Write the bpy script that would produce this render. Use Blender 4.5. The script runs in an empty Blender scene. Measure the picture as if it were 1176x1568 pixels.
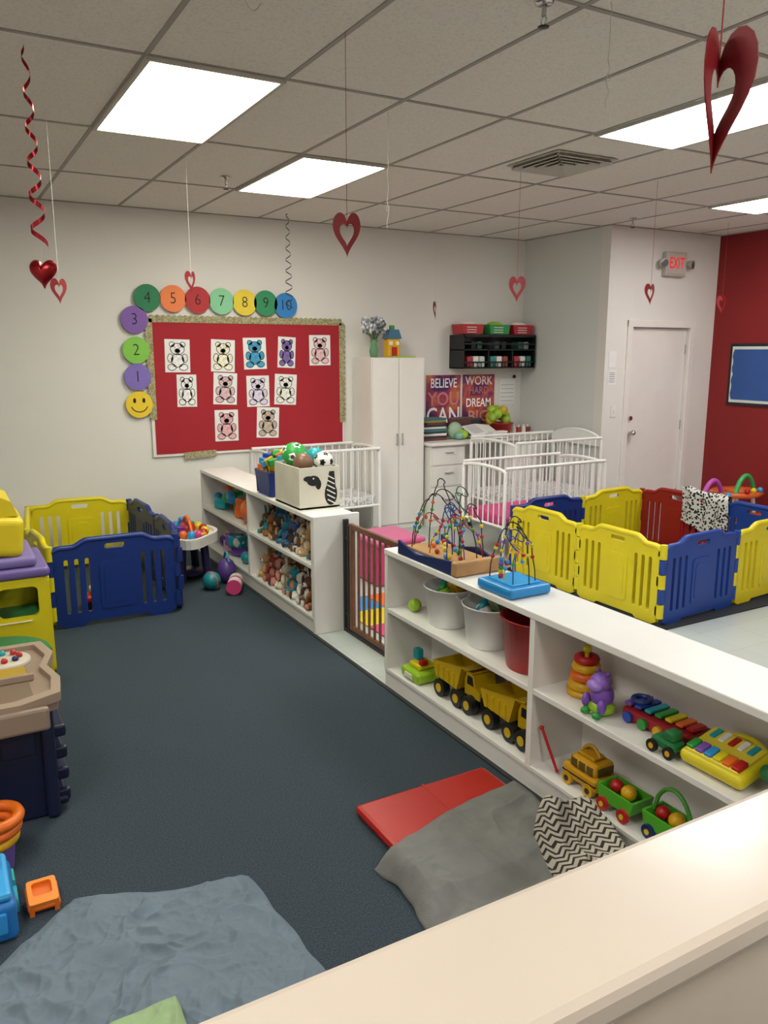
import bpy, bmesh, math, random
from mathutils import Vector, Matrix, noise
from mathutils.geometry import tessellate_polygon
random.seed(7)
sc = bpy.context.scene
COL = sc.collection

# ------------------------------------------------------------------ materials
def lin(hx):
    hx = hx.lstrip('#')
    o = []
    for i in (0, 2, 4):
        c = int(hx[i:i+2], 16)/255.
        o.append(c/12.92 if c <= .04045 else ((c+.055)/1.055)**2.4)
    return (o[0], o[1], o[2], 1)
_mc = {}
def M(name, hx='#888888', rough=.5, metal=0, var=.06, vs=6, bump=0, bs=80, emit=0, coat=0):
    if name in _mc: return _mc[name]
    m = bpy.data.materials.new(name); m.use_nodes = True
    nt = m.node_tree; p = nt.nodes['Principled BSDF']
    c = lin(hx)
    tc = nt.nodes.new('ShaderNodeTexCoord')
    nz = nt.nodes.new('ShaderNodeTexNoise'); nz.inputs['Scale'].default_value = vs; nz.inputs['Detail'].default_value = 4
    nt.links.new(tc.outputs['Object'], nz.inputs['Vector'])
    cr = nt.nodes.new('ShaderNodeValToRGB')
    cr.color_ramp.elements[0].position = .3; cr.color_ramp.elements[1].position = .7
    cr.color_ramp.elements[0].color = tuple(max(0, x*(1-var)) for x in c[:3])+(1,)
    cr.color_ramp.elements[1].color = tuple(min(1, x*(1+var)) for x in c[:3])+(1,)
    nt.links.new(nz.outputs['Fac'], cr.inputs['Fac'])
    nt.links.new(cr.outputs['Color'], p.inputs['Base Color'])
    p.inputs['Roughness'].default_value = rough; p.inputs['Metallic'].default_value = metal
    if coat: p.inputs['Coat Weight'].default_value = coat
    if bump:
        n2 = nt.nodes.new('ShaderNodeTexNoise'); n2.inputs['Scale'].default_value = bs; n2.inputs['Detail'].default_value = 3
        nt.links.new(tc.outputs['Object'], n2.inputs['Vector'])
        bp = nt.nodes.new('ShaderNodeBump'); bp.inputs['Strength'].default_value = bump; bp.inputs['Distance'].default_value = .01
        nt.links.new(n2.outputs['Fac'], bp.inputs['Height']); nt.links.new(bp.outputs['Normal'], p.inputs['Normal'])
    if emit:
        p.inputs['Emission Color'].default_value = c; p.inputs['Emission Strength'].default_value = emit
    _mc[name] = m; return m
def P(hx, rough=.38):  # plastic by colour
    return M('plastic_'+hx.strip('#'), hx, rough, var=.04)

def ramp_mat(name, tex, scale, stops, rough=.6, const=False, coord='Object', bump=0):
    m = bpy.data.materials.new(name); m.use_nodes = True
    nt = m.node_tree; p = nt.nodes['Principled BSDF']
    tc = nt.nodes.new('ShaderNodeTexCoord')
    if tex == 'noise':
        t = nt.nodes.new('ShaderNodeTexNoise'); t.inputs['Detail'].default_value = 5; out = t.outputs['Fac']
    elif tex == 'voronoi':
        t = nt.nodes.new('ShaderNodeTexVoronoi'); out = t.outputs['Distance']
    t.inputs['Scale'].default_value = scale
    nt.links.new(tc.outputs[coord], t.inputs['Vector'])
    cr = nt.nodes.new('ShaderNodeValToRGB'); e = cr.color_ramp
    if const: e.interpolation = 'CONSTANT'
    while len(e.elements) > 1: e.elements.remove(e.elements[0])
    e.elements[0].position = stops[0][0]; e.elements[0].color = lin(stops[0][1])
    for pos, hx in stops[1:]:
        el = e.elements.new(pos); el.color = lin(hx)
    nt.links.new(out, cr.inputs['Fac']); nt.links.new(cr.outputs['Color'], p.inputs['Base Color'])
    p.inputs['Roughness'].default_value = rough
    if bump:
        bp = nt.nodes.new('ShaderNodeBump'); bp.inputs['Strength'].default_value = bump; bp.inputs['Distance'].default_value = .01
        nt.links.new(out, bp.inputs['Height']); nt.links.new(bp.outputs['Normal'], p.inputs['Normal'])
    return m

def chevron_mat(name, a, b, k=14, k2=9, amp=.9, axes=(0, 1)):
    m = bpy.data.materials.new(name); m.use_nodes = True
    nt = m.node_tree; p = nt.nodes['Principled BSDF']
    tc = nt.nodes.new('ShaderNodeTexCoord'); sp = nt.nodes.new('ShaderNodeSeparateXYZ')
    nt.links.new(tc.outputs['UV'], sp.inputs[0])
    def mt(op, x, y=None):
        n = nt.nodes.new('ShaderNodeMath'); n.operation = op
        for i, v in enumerate((x, y)):
            if v is None: continue
            if isinstance(v, (int, float)): n.inputs[i].default_value = v
            else: nt.links.new(v, n.inputs[i])
        return n.outputs[0]
    z = mt('ABSOLUTE', mt('SUBTRACT', mt('FRACT', mt('MULTIPLY', sp.outputs[axes[0]], k2)), .5))
    v = mt('FRACT', mt('ADD', mt('MULTIPLY', sp.outputs[axes[1]], k), mt('MULTIPLY', z, amp*2)))
    g = mt('GREATER_THAN', v, .58)
    mx = nt.nodes.new('ShaderNodeMixRGB'); nt.links.new(g, mx.inputs[0])
    mx.inputs[1].default_value = lin(a); mx.inputs[2].default_value = lin(b)
    nt.links.new(mx.outputs[0], p.inputs['Base Color']); p.inputs['Roughness'].default_value = .9
    return m

# ------------------------------------------------------------------ mesh builder
_tx = {}
class B:
    def __init__(s, name):
        s.name = name; s.V = []; s.F = []; s.mi = []; s.sm = []; s.mats = []; s.T = Matrix()
    def at(s, x, y, z=0, yaw=0, sc_=1):
        s.T = Matrix.Translation((x, y, z)) @ Matrix.Rotation(yaw, 4, 'Z') @ Matrix.Scale(sc_, 4); return s
    def add(s, vs, fs, m, smooth=False):
        if m not in s.mats: s.mats.append(m)
        k = s.mats.index(m); o = len(s.V)
        s.V += [tuple(s.T @ Vector(v)) for v in vs]
        for f in fs:
            s.F.append([o+i for i in f]); s.mi.append(k); s.sm.append(smooth)
    def box(s, c, d, m, b=0, R=None):
        bm = bmesh.new(); bmesh.ops.create_cube(bm, size=1)
        for v in bm.verts: v.co = Vector((v.co.x*d[0], v.co.y*d[1], v.co.z*d[2]))
        if b: bmesh.ops.bevel(bm, geom=bm.edges[:], offset=min(b, min(d)*.45), segments=2 if b < .02 else 5, affect='EDGES', profile=.5)
        bm.verts.index_update()
        X = Matrix.Translation(c) @ (R.to_4x4() if R else Matrix())
        s.add([X @ v.co for v in bm.verts], [[v.index for v in f.verts] for f in bm.faces], m, False)
        bm.free(); return s
    def bx(s, x0, x1, y0, y1, z0, z1, m, b=0):
        return s.box(((x0+x1)/2, (y0+y1)/2, (z0+z1)/2), (x1-x0, y1-y0, z1-z0), m, b)
    def cyl(s, p, q, r, m, r2=None, n=14):
        p = Vector(p); q = Vector(q); r2 = r if r2 is None else r2
        R = (q-p).to_track_quat('Z', 'Y').to_matrix()
        a = [p+R@Vector((math.cos(6.28319*i/n)*r, math.sin(6.28319*i/n)*r, 0)) for i in range(n)]
        c = [q+R@Vector((math.cos(6.28319*i/n)*r2, math.sin(6.28319*i/n)*r2, 0)) for i in range(n)]
        s.add(a+c, [[i, (i+1) % n, n+(i+1) % n, n+i] for i in range(n)], m, True)
        s.add(a, [list(range(n))[::-1]], m); s.add(c, [list(range(n))], m); return s
    def lathe(s, c, prof, m, n=24, sx=1, sy=1, R=None, smooth=True):
        vs = []; fs = []
        for r, z in prof:
            for i in range(n):
                v = Vector((math.cos(6.28319*i/n)*r*sx, math.sin(6.28319*i/n)*r*sy, z))
                if R: v = R @ v
                vs.append(Vector(c)+v)
        for j in range(len(prof)-1):
            for i in range(n):
                fs.append([j*n+i, j*n+(i+1) % n, (j+1)*n+(i+1) % n, (j+1)*n+i])
        s.add(vs, fs, m, smooth); return s
    def sph(s, c, r, m, R=None, n=14):
        if not isinstance(r, (tuple, list)): r = (r, r, r)
        vs = []; fs = []; k = n//2+1
        for j in range(k+1):
            ph = math.pi*j/k
            for i in range(n):
                v = Vector((math.cos(6.28319*i/n)*math.sin(ph)*r[0], math.sin(6.28319*i/n)*math.sin(ph)*r[1], math.cos(ph)*r[2]))
                if R: v = R @ v
                vs.append(Vector(c)+v)
        for j in range(k):
            for i in range(n):
                fs.append([(j+1)*n+i, (j+1)*n+(i+1) % n, j*n+(i+1) % n, j*n+i])
        s.add(vs, fs, m, True); return s
    def tor(s, c, R_, r, m, ax=(0, 0, 1), n=24, k=8, sx=1):
        q = Vector(ax).to_track_quat('Z', 'Y').to_matrix(); pts = []
        for i in range(n):
            a = 6.28319*i/n
            pts.append(Vector(c)+q@Vector((math.cos(a)*R_*sx, math.sin(a)*R_, 0)))
        return s.tube(pts, r, m, k, True)
    def tube(s, pts, r, m, n=6, closed=False):
        pts = [Vector(p) for p in pts]; L = len(pts); vs = []; fs = []
        up = Vector((.123, .31, .94)).normalized()
        for i, p in enumerate(pts):
            if closed: t = pts[(i+1) % L]-pts[i-1]
            else: t = pts[min(i+1, L-1)]-pts[max(i-1, 0)]
            t.normalize()
            a = up.cross(t)
            if a.length < .05: a = Vector((1, 0, 0)).cross(t)
            a.normalize(); b = t.cross(a); up = b.normalized() if i else up
            up = b
            rr = r[i] if isinstance(r, (list, tuple)) else r
            for j in range(n):
                w = 6.28319*j/n
                vs.append(p+a*math.cos(w)*rr+b*math.sin(w)*rr)
        for i in range(L if closed else L-1):
            k = (i+1) % L
            for j in range(n):
                fs.append([i*n+j, i*n+(j+1) % n, k*n+(j+1) % n, k*n+j])
        s.add(vs, fs, m, True)
        if not closed:
            s.add(vs[:n], [list(range(n))], m); s.add(vs[-n:], [list(range(n))], m)
        return s
    def shape(s, polys, o, ux, uy, t, m):
        """extruded planar outline; polys[0] outer, the rest holes (even-odd)"""
        o = Vector(o); ux = Vector(ux).normalized(); uy = Vector(uy).normalized(); n = ux.cross(uy)
        tri = tessellate_polygon([[Vector((x, y, 0)) for x, y in p] for p in polys])
        flat = [q for p in polys for q in p]; N = len(flat)
        f = [o+ux*x+uy*y+n*(t/2) for x, y in flat]; bk = [o+ux*x+uy*y-n*(t/2) for x, y in flat]
        s.add(f, [list(a) for a in tri], m); s.add(bk, [list(a)[::-1] for a in tri], m)
        fs = []; k = 0
        for p in polys:
            L = len(p)
            for i in range(L): fs.append([k+i, k+(i+1) % L, N+k+(i+1) % L, N+k+i])
            k += L
        s.add(f+bk, fs, m); return s
    def text(s, tx, size, o, ux, uy, m, sx=1, off=.012):
        if (tx, off) not in _tx:
            cu = bpy.data.curves.new('tmp', 'FONT'); cu.body = tx; cu.size = 1; cu.align_x = 'CENTER'; cu.align_y = 'CENTER'; cu.resolution_u = 3; cu.offset = off
            ob = bpy.data.objects.new('tmp', cu); COL.objects.link(ob)
            me = bpy.data.meshes.new_from_object(ob)
            _tx[(tx, off)] = ([v.co.copy() for v in me.vertices], [list(p.vertices) for p in me.polygons])
            bpy.data.objects.remove(ob); bpy.data.curves.remove(cu); bpy.data.meshes.remove(me)
        v, f = _tx[(tx, off)]; o = Vector(o); ux = Vector(ux); uy = Vector(uy)
        s.add([o+ux*(p.x*size*sx)+uy*(p.y*size) for p in v], f, m); return s
    def done(s, origin=None):
        me = bpy.data.meshes.new(s.name)
        V = [Vector(v) for v in s.V]
        if origin is None:
            xs = [v.x for v in V]; ys = [v.y for v in V]; zs = [v.z for v in V]
            origin = Vector(((min(xs)+max(xs))/2, (min(ys)+max(ys))/2, min(zs)))
        me.from_pydata([v-Vector(origin) for v in V], [], s.F)
        for m in s.mats: me.materials.append(m)
        me.polygons.foreach_set('material_index', s.mi); me.polygons.foreach_set('use_smooth', s.sm)
        me.update()
        ob = bpy.data.objects.new(s.name, me); ob.location = origin; COL.objects.link(ob); return ob

def rr(cx, cy, w, h, r, n=3):
    r = min(r, w/2-.0001, h/2-.0001); o = []
    for k, (sx, sy) in enumerate(((1, 1), (-1, 1), (-1, -1), (1, -1))):
        for i in range(n+1):
            a = math.pi/2*(k+i/n)
            o.append((cx+sx*(w/2-r)+math.cos(a)*r, cy+sy*(h/2-r)+math.sin(a)*r))
    return o
def circ(cx, cy, r, n=24, ry=None):
    return [(cx+math.cos(6.28319*i/n)*r, cy+math.sin(6.28319*i/n)*(ry or r)) for i in range(n)]
def hp_(t, w, h):
    return (math.sin(t)**3*w/2, (13*math.cos(t)-5*math.cos(2*t)-2*math.cos(3*t)-math.cos(4*t)+2.5)/28.5*h)
def heart(w, h, n=36):
    return [hp_(6.28319*i/n, w, h) for i in range(n)]
X_, Y_, Z_ = Vector((1, 0, 0)), Vector((0, 1, 0)), Vector((0, 0, 1))

# ------------------------------------------------------------------ common materials
wallm = M('painted_wall', '#dddad5', .75, var=.02, vs=1.5, bump=.05, bs=120)
redwall = M('red_painted_wall', '#801013', .6, var=.05, vs=2, bump=.05)
white = M('white_laminate', '#e4e1dc', .35, var=.02)
whitep = M('white_metal', '#ececea', .35, var=.02)
trimw = M('trim_paint', '#e2ddd8', .4, var=.02)
cream = M('cream_ledge_paint', '#d2c5b6', .22, var=.03, vs=3, bump=.04, bs=25)
black = M('black_plastic', '#141416', .45)
dark = M('dark_steel', '#2c2e31', .4, .3)
navy = P('#16265a'); blue = P('#173f9c'); yel = P('#d6c51a'); yel2 = P('#d8a510'); red = P('#b0171a')
green = P('#2d923a'); lime = P('#96be2b'); orange = P('#e0691c'); purple = P('#7a4fb0'); teal = P('#1f9aa6')
sky = P('#2c8fd0'); pink = P('#d0407a'); brown = M('stained_wood', '#6a462d', .45, var=.25, vs=14)
wood = M('birch_wood', '#b08654', .5, var=.15, vs=12); chrome = M('chrome', '#c8c8c8', .2, 1)
paper = M('paper', '#e4e4e3', .8, var=.02); ink = M('black_ink', '#17171a', .8); inkg = M('grey_outline_ink', '#2a2a30', .8)
heartm = M('red_card', '#7c0a13', .55, var=.04)

# ------------------------------------------------------------------ room shell
H = 2.98
YB = 7.27; XL = -1.6; YF = -3.2; XR = 7.46; XS = 5.89; YD = 5.97
b = B('wall_back'); b.bx(XL, XS+.12, YB, YB+.12, 0, H+.1, wallm); b.done()
b = B('wall_alcove'); b.bx(XS, XS+.12, YD+.12, YB, 0, H+.1, M('alcove_wall_paint', '#d2d4d2', .75, var=.02, vs=1.5)); b.done()
b = B('wall_door_left'); b.bx(XS, 6.24, YD, YD+.12, 0, H+.1, wallm); b.done()
b = B('wall_door_right'); b.bx(7.08, XR+.12, YD, YD+.12, 0, H+.1, wallm); b.done()
b = B('wall_door_header'); b.bx(6.24, 7.08, YD, YD+.12, 2.02, H+.1, wallm); b.done()
b = B('wall_right'); b.bx(XR, XR+.12, YF, YD, 0, H+.1, redwall); b.done()
b = B('wall_left'); b.bx(XL-.12, XL, YF, YB+.12, 0, H+.1, wallm); b.done()
b = B('wall_front'); b.bx(XL-.12, XR+.12, YF-.12, YF, 0, H+.1, wallm); b.done()

carpet = ramp_mat('blue_carpet', 'noise', 170, [(.3, '#1c262e'), (.5, '#2d3943'), (.66, '#384550'), (.8, '#5c6872')], .95, bump=.5)
b = B('floor_carpet'); b.bx(XL, 2.0, YF, YB, -.1, 0, carpet); b.done()
vm = bpy.data.materials.new('vinyl_tile'); vm.use_nodes = True
nt = vm.node_tree; p = nt.nodes['Principled BSDF']
tc = nt.nodes.new('ShaderNodeTexCoord'); br = nt.nodes.new('ShaderNodeTexBrick')
br.offset = 0; br.inputs['Scale'].default_value = 1; br.inputs['Brick Width'].default_value = .305; br.inputs['Row Height'].default_value = .305
br.inputs['Mortar Size'].default_value = .0012
br.inputs['Color1'].default_value = lin('#b3b8b3'); br.inputs['Color2'].default_value = lin('#aeb4b0'); br.inputs['Mortar'].default_value = lin('#95968f')
nt.links.new(tc.outputs['Object'], br.inputs['Vector']); nt.links.new(br.outputs['Color'], p.inputs['Base Color']); p.inputs['Roughness'].default_value = .3
b = B('floor'); b.bx(2.0, XR+.1, YF, YB, -.1, 0, vm); b.done()
b = B('trim_carpet_edge'); b.bx(1.98, 2.003, .74, 6.9, 0, .006, dark); b.done()

tile = ramp_mat('ceiling_tile', 'noise', 90, [(.3, '#d0cbc2'), (.5, '#dfdad2'), (1, '#e5e0d9')], .95, bump=.15)
gridm = M('ceiling_grid_shaded_metal', '#98928a', .6)  # whitish bars coloured greyer, painting in the shadow lines of the grid
b = B('ceiling'); b.bx(XL-.1, XR+.1, YF-.1, YB+.1, H, H+.1, tile)
x = .91-5*.62
while x < XR:
    if x > XL: b.bx(x-.011, x+.011, YF, YB, H-.004, H+.002, gridm)
    x += .62
y = 3.61-6*1.24
while y < YB:
    if y > YF: b.bx(XL, XR, y-.011, y+.011, H-.005, H+.002, gridm)
    y += 1.24
b.bx(XL, XS, YB-.02, YB, H-.006, H+.002, gridm); b.bx(XS-.02, XS, YD, YB, H-.006, H+.002, gridm)
b.bx(XS, XR, YD-.02, YD, H-.006, H+.002, gridm); b.bx(XR-.02, XR, YF, YD, H-.006, H+.002, gridm)
b.done()

def panel_light(i, j, hx, e):
    x0 = .91+.62*i; y0 = 3.61+1.24*j
    b = B('ceiling_light_panel')
    f = M('fixture_frame', '#b5b0a6', .5)
    x1 = x0+.62; y1 = y0+1.24; t = .02
    em = M('diffuser_'+hx.strip('#')+str(e), hx, .5, emit=e, var=.05, vs=40)
    b.bx(x0+t, x1-t, y0+t, y1-t, H-.012, H-.007, em)
    for a in ((x0, x0+t, y0, y1), (x1-t, x1, y0, y1), (x0+t, x1-t, y0, y0+t), (x0+t, x1-t, y1-t, y1)):
        b.bx(*a, H-.02, H-.0055, f)
    b.done()
E = 21
panel_light(0, 0, '#fbffe6', E)
panel_light(2, 1, '#fffaec', E)
panel_light(4, -1, '#f2fcff', E)
panel_light(8, 0, '#fffbf5', E)
panel_light(8, -3, '#fffbf4', E)  # this and the three panels below: unseen, added to light the room
panel_light(0, -4, '#fffbf4', E)
panel_light(4, -4, '#fffbf4', E)
panel_light(-3, -2, '#fffbf4', E)

bbm = M('baseboard_vinyl', '#b9b2a6', .5)
b = B('baseboard_back'); b.bx(XL, 3.7, YB-.012, YB, 0, .1, bbm); b.done()
b = B('baseboard_right'); b.bx(XR-.012, XR, YF, YD-.02, 0, .1, bbm); b.done()

b = B('wall_half_partition')
b.bx(XL, XR, .56, .70, 0, 1.05, M('half_wall_paint', '#cdc0af', .5, var=.03)); b.bx(XL, XR, .53, .72, 1.045, 1.095, cream, .014); b.done()

b = B('ceiling_air_vent'); vmx = M('vent_metal', '#b9b4aa', .5); cx, cy = 3.70, 4.23
b.bx(cx-.25, cx+.25, cy-.25, cy+.25, H-.010, H-.0055, vmx)
for i, r in enumerate((.22, .165, .11, .055)):
    for sx, sy in ((1, 0), (-1, 0), (0, 1), (0, -1)):
        if sx: b.box((cx+sx*r, cy, H-.02), (.006, 2*r, .035), vmx, R=Matrix.Rotation(sx*-.9, 3, 'Y'))
        else: b.box((cx, cy+sy*r, H-.02), (2*r, .006, .035), vmx, R=Matrix.Rotation(sy*.9, 3, 'X'))
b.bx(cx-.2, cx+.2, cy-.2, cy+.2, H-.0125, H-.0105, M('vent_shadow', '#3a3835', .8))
b.done()
def sprinkler(x, y):
    b = B('fire_sprinkler'); b.lathe((x, y, H), [(.001, -.012), (.03, -.012), (.035, -.0052)], chrome, 18)
    b.cyl((x, y, H-.05), (x, y, H-.012), .009, chrome)
    for s in (-1, 1): b.tube([(x, y+s*.004, H-.05), (x, y+s*.014, H-.06), (x, y+s*.012, H-.072), (x, y, H-.082)], .003, chrome)
    b.lathe((x, y, H-.086), [(.001, 0), (.02, 0), (.02, .003), (.001, .003)], dark, 12); b.done()
sprinkler(1.95, 5.72); sprinkler(2.0, 2.41); sprinkler(5.78, 5.6)

# ------------------------------------------------------------------ door, exit sign, switches
b = B('trim_door')
b.bx(6.17, 6.24, YD-.02, YD, 0, 2.09, trimw, .005); b.bx(7.08, 7.15, YD-.02, YD, 0, 2.09, trimw, .005); b.bx(6.17, 7.15, YD-.022, YD, 2.02, 2.09, trimw, .005); b.done()
b = B('door_1'); b.bx(6.245, 7.075, YD+.03, YD+.07, .005, 2.015, trimw, .003)
b.cyl((6.31, YD+.03, .95), (6.31, YD-.02, .95), .012, chrome); b.sph((6.31, YD-.03, .95), .028, chrome)
b.cyl((6.31, YD+.03, 1.1), (6.31, YD+.01, 1.1), .022, chrome)
for z in (.25, 1.0, 1.8): b.cyl((7.068, YD+.025, z-.05), (7.068, YD+.025, z+.05), .006, chrome)
b.done()
b = B('exit_sign'); gy = M('sign_housing', '#b3aea6', .5)
ex = M('exit_red_glow', '#d80e0e', .4, emit=.7)
b.bx(6.6, 6.9, YD-.06, YD-.002, 2.53, 2.77, gy, .01); b.bx(6.615, 6.885, YD-.063, YD-.06, 2.56, 2.75, M('exit_face', '#c4b8b2', .5))
b.text('EXIT', .155, (6.75, YD-.066, 2.655), X_, Z_, ex, .68, .008)
for s in (-1, 1):
    b.cyl((6.75+s*.19, YD-.03, 2.66), (6.75+s*.21, YD-.09, 2.65), .03, gy, .045); b.cyl((6.75+s*.21, YD-.09, 2.65), (6.75+s*.212, YD-.094, 2.65), .04, dark)
    b.bx(6.75+s*.16-.02, 6.75+s*.16+.02, YD-.04, YD-.002, 2.64, 2.68, gy)
b.done()
b = B('light_switch'); b.bx(6.0, 6.075, YD-.01, YD-.001, 1.12, 1.24, trimw, .003); b.bx(6.03, 6.045, YD-.02, YD-.01, 1.16, 1.2, trimw); b.done()
b = B('notice_paper'); b.bx(5.94, 6.05, YD-.005, YD-.002, 1.45, 1.6, paper); b.bx(5.94, 6.04, YD-.005, YD-.002, 1.62, 1.78, paper)
for i in range(6): b.bx(5.955, 6.03, YD-.0062, YD-.005, 1.475+i*.018, 1.479+i*.018, ink)
b.done()
b = B('bulletin_board_blue'); x = XR-.003
b.bx(x-.015, x, 3.6, 5.72, 1.22, 1.86, black); b.bx(x-.02, x-.014, 3.63, 5.69, 1.25, 1.83, M('pale_border', '#c9d2c9', .7))
b.shape([[(3.66, 1.28), (5.66, 1.28)]+[(5.66+.02*abs(math.sin(i*.9)), 1.28+.52*i/14) for i in range(15)]+[(3.66, 1.8)]], (x-.022, 0, 0), Y_, Z_, .004, M('blue_board_paper', '#2c4f8f', .8)); b.done()

# ------------------------------------------------------------------ bulletin board
b = B('bulletin_board_red'); Y = YB-.003
b.bx(1.70, 3.62, Y-.02, Y, .84, 2.07, trimw, .004)
b.bx(1.73, 3.60, Y-.024, Y-.019, .865, 2.05, M('red_board_paper', '#a01a27', .8, var=.05, vs=2))
bord = ramp_mat('floral_border', 'noise', 45, [(.3, '#4b6b58'), (.45, '#b9ab88'), (.55, '#7f8a62'), (.65, '#a0714a'), (.8, '#d2ccb6')], .8)
def scal(x0, z0, x1, z1):
    L = math.hypot(x1-x0, z1-z0); n = int(L/.05); dx = (x1-x0)/L; dz = (z1-z0)/L; pts = []
    for i in range(n*4+1):
        a = i/4; w = .034+.012*abs(math.sin(math.pi*a)); pts.append((x0+dx*L*a/n-dz*w, z0+dz*L*a/n+dx*w))
    pts += [(x1+dz*.02, z1-dx*.02), (x0+dz*.02, z0-dx*.02)]
    b.shape([pts], (0, Y-.028, 0), X_, Z_, .003, bord)
scal(1.72, 2.05, 3.60, 2.05); scal(3.59, 2.05, 3.59, 1.08); scal(1.73, 1.18, 1.73, 2.06); scal(2.28, .86, 1.98, .85)
b.done()
for i, (cx, cz, t, hx) in enumerate(((1.6, 2.05, '3', '#7d5aa6'), (1.72, 2.235, '4', '#2a7a52'), (1.945, 2.235, '5', '#e8824a'), (2.165, 2.23, '6', '#b03032'),
        (2.385, 2.225, '7', '#86c79b'), (2.605, 2.22, '8', '#e0c83c'), (2.81, 2.22, '9', '#2f8a5c'), (3.01, 2.205, '10', '#2d7fc4'),
        (1.6, 1.79, '2', '#80c04c'), (1.60, 1.56, '1', '#7c6ab8'), (1.60, 1.32, ':)', '#e8c82e'))):
    b = B('number_circle' if t != ':)' else 'smiley_circle')
    m = M('card_'+hx.strip('#'), hx, .7)
    b.shape([circ(cx, cz, .116, 40)], (0, Y-.034, 0), X_, Z_, .004, m)
    if t != ':)': b.text(t, .14, (cx, Y-.0365, cz), X_, Z_, ink, .9, -.012)
    else:
        for s in (-1, 1): b.shape([circ(cx+s*.04, cz+.035, .013, 12, .022)], (0, Y-.037, 0), X_, Z_, .002, ink)
        b.tube([(cx+.075*math.cos(a), Y-.037, cz+.01+.075*math.sin(a)) for a in [math.pi*(1.12+.76*k/12) for k in range(13)]], .004, ink, 5)
    b.done()
fills = ['#e6e6e4', '#e8e2c8', '#3f98c0', '#7a62a4', '#e4b8bc', '#eceae2', '#d0b0b4', '#d4cbde', '#e4e6da', '#dca8ac', '#bcaa98']
for i, (cx, cz) in enumerate(((1.96, 1.74), (2.38, 1.74), (2.69, 1.76), (3.01, 1.77), (3.36, 1.79), (2.03, 1.43), (2.39, 1.44), (2.71, 1.41), (2.99, 1.42), (2.39, 1.10), (2.80, 1.11))):
    b = B('bear_coloring_sheet'); a = random.uniform(-.06, .06); ux = Vector((math.cos(a), 0, math.sin(a))); uz = Vector((-math.sin(a), 0, math.cos(a)))
    o = Vector((cx, Y-.027, cz)); w, h = (.225, .29) if i not in (3, 5) else (.18, .29)
    b.shape([rr(0, 0, w, h, .001, 1)], o, ux, uz, .003, paper)
    f = M('crayon_'+fills[i].strip('#'), fills[i], .8, var=.3, vs=60)
    k = w/.215
    lw = .0055
    for (ex_, ez, rx, rz) in ((0, -.04, .055, .06), (-.062, -.02, .024, .038), (.062, -.02, .024, .038), (-.05, -.1, .036, .028), (.05, -.1, .036, .028), (-.046, .1, .022, .022), (.046, .1, .022, .022), (0, .06, .06, .05), (0, .045, .022, .018)):
        b.shape([circ(ex_*k, ez, rx*k, 18, rz)], o+Vector((0, -.002, 0)), ux, uz, .001, f)
        b.shape([circ(ex_*k, ez, rx*k+lw/2, 18, rz+lw/2), circ(ex_*k, ez, rx*k-lw/2, 18, rz-lw/2)], o+Vector((0, -.0032, 0)), ux, uz, .001, inkg)
    for s in (-1, 1): b.shape([circ(s*.022*k, .072, .005, 8)], o+Vector((0, -.0035, 0)), ux, uz, .001, ink)
    b.done()

# ------------------------------------------------------------------ tall cabinet
b = B('tall_cabinet')
b.bx(3.73, 4.33, 6.87, YB-.012, .0, 1.72, white, .004)
b.bx(3.735, 4.028, 6.85, 6.87, .06, 1.715, white, .004); b.bx(4.034, 4.325, 6.85, 6.87, .06, 1.715, white, .004)
b.bx(4.027, 4.035, 6.866, 6.872, .06, 1.715, dark)
for x in (4.0, 4.062): b.cyl((x, 6.83, .86), (x, 6.83, .98), .006, chrome); b.cyl((x, 6.85, .87), (x, 6.83, .87), .004, chrome); b.cyl((x, 6.85, .97), (x, 6.83, .97), .004, chrome)
b.done()
b = B('flower_vase'); gl = M('green_glass', '#5f8f6a', .15); vx = 3.84
b.lathe((vx, 7.02, 1.722), [(.001, 0), (.035, 0), (.045, .06), (.03, .13), (.04, .17), (.032, .17), (.001, .02)], gl, 18)
for i in range(150):
    a = random.uniform(0, 6.28); r = .135*random.random()**.6; z = 2.0+random.uniform(-.06, .13)*(1-r*3)
    q = (vx+math.cos(a)*r, 7.02+math.sin(a)*r*.8, z)
    if i % 3 == 0: b.tube([(vx, 7.02, 1.85), (vx+math.cos(a)*r*.4, 7.02+math.sin(a)*r*.3, 1.93), q], .0015, P('#4a6b42', .7), 4)
    b.sph(q, random.uniform(.01, .019), random.choice([M('bloom_white', '#dedee4', .8), M('bloom_white', '#dedee4', .8), M('bloom_grey', '#9a9dab', .8), M('bloom_grey', '#9a9dab', .8), P('#5b6f58', .8)]), n=6)
b.done()
b = B('toy_house'); x, y, z = 4.05, 7.03, 1.722
b.bx(x-.07, x+.07, y-.05, y+.05, z, z+.18, yel2, .01); b.shape([[(-.085, 0), (.085, 0), (.05, .09), (-.05, .09)]], (x, y, z+.18), X_, Z_, .11, P('#3a6d8c'))
b.bx(x-.03, x+.03, y-.055, y-.049, z+.01, z+.1, red); b.bx(x-.055, x-.02, y-.055, y-.049, z+.12, z+.155, white); b.bx(x+.02, x+.055, y-.055, y-.049, z+.12, z+.155, white)
b.bx(x-.02, x+.02, y-.02, y+.02, z+.27, z+.31, green); b.done()
b = B('cabinet_top_cloth'); b.bx(3.98, 4.24, 6.88, 6.96, 1.722, 1.735, lime, .004); b.done()

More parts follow.
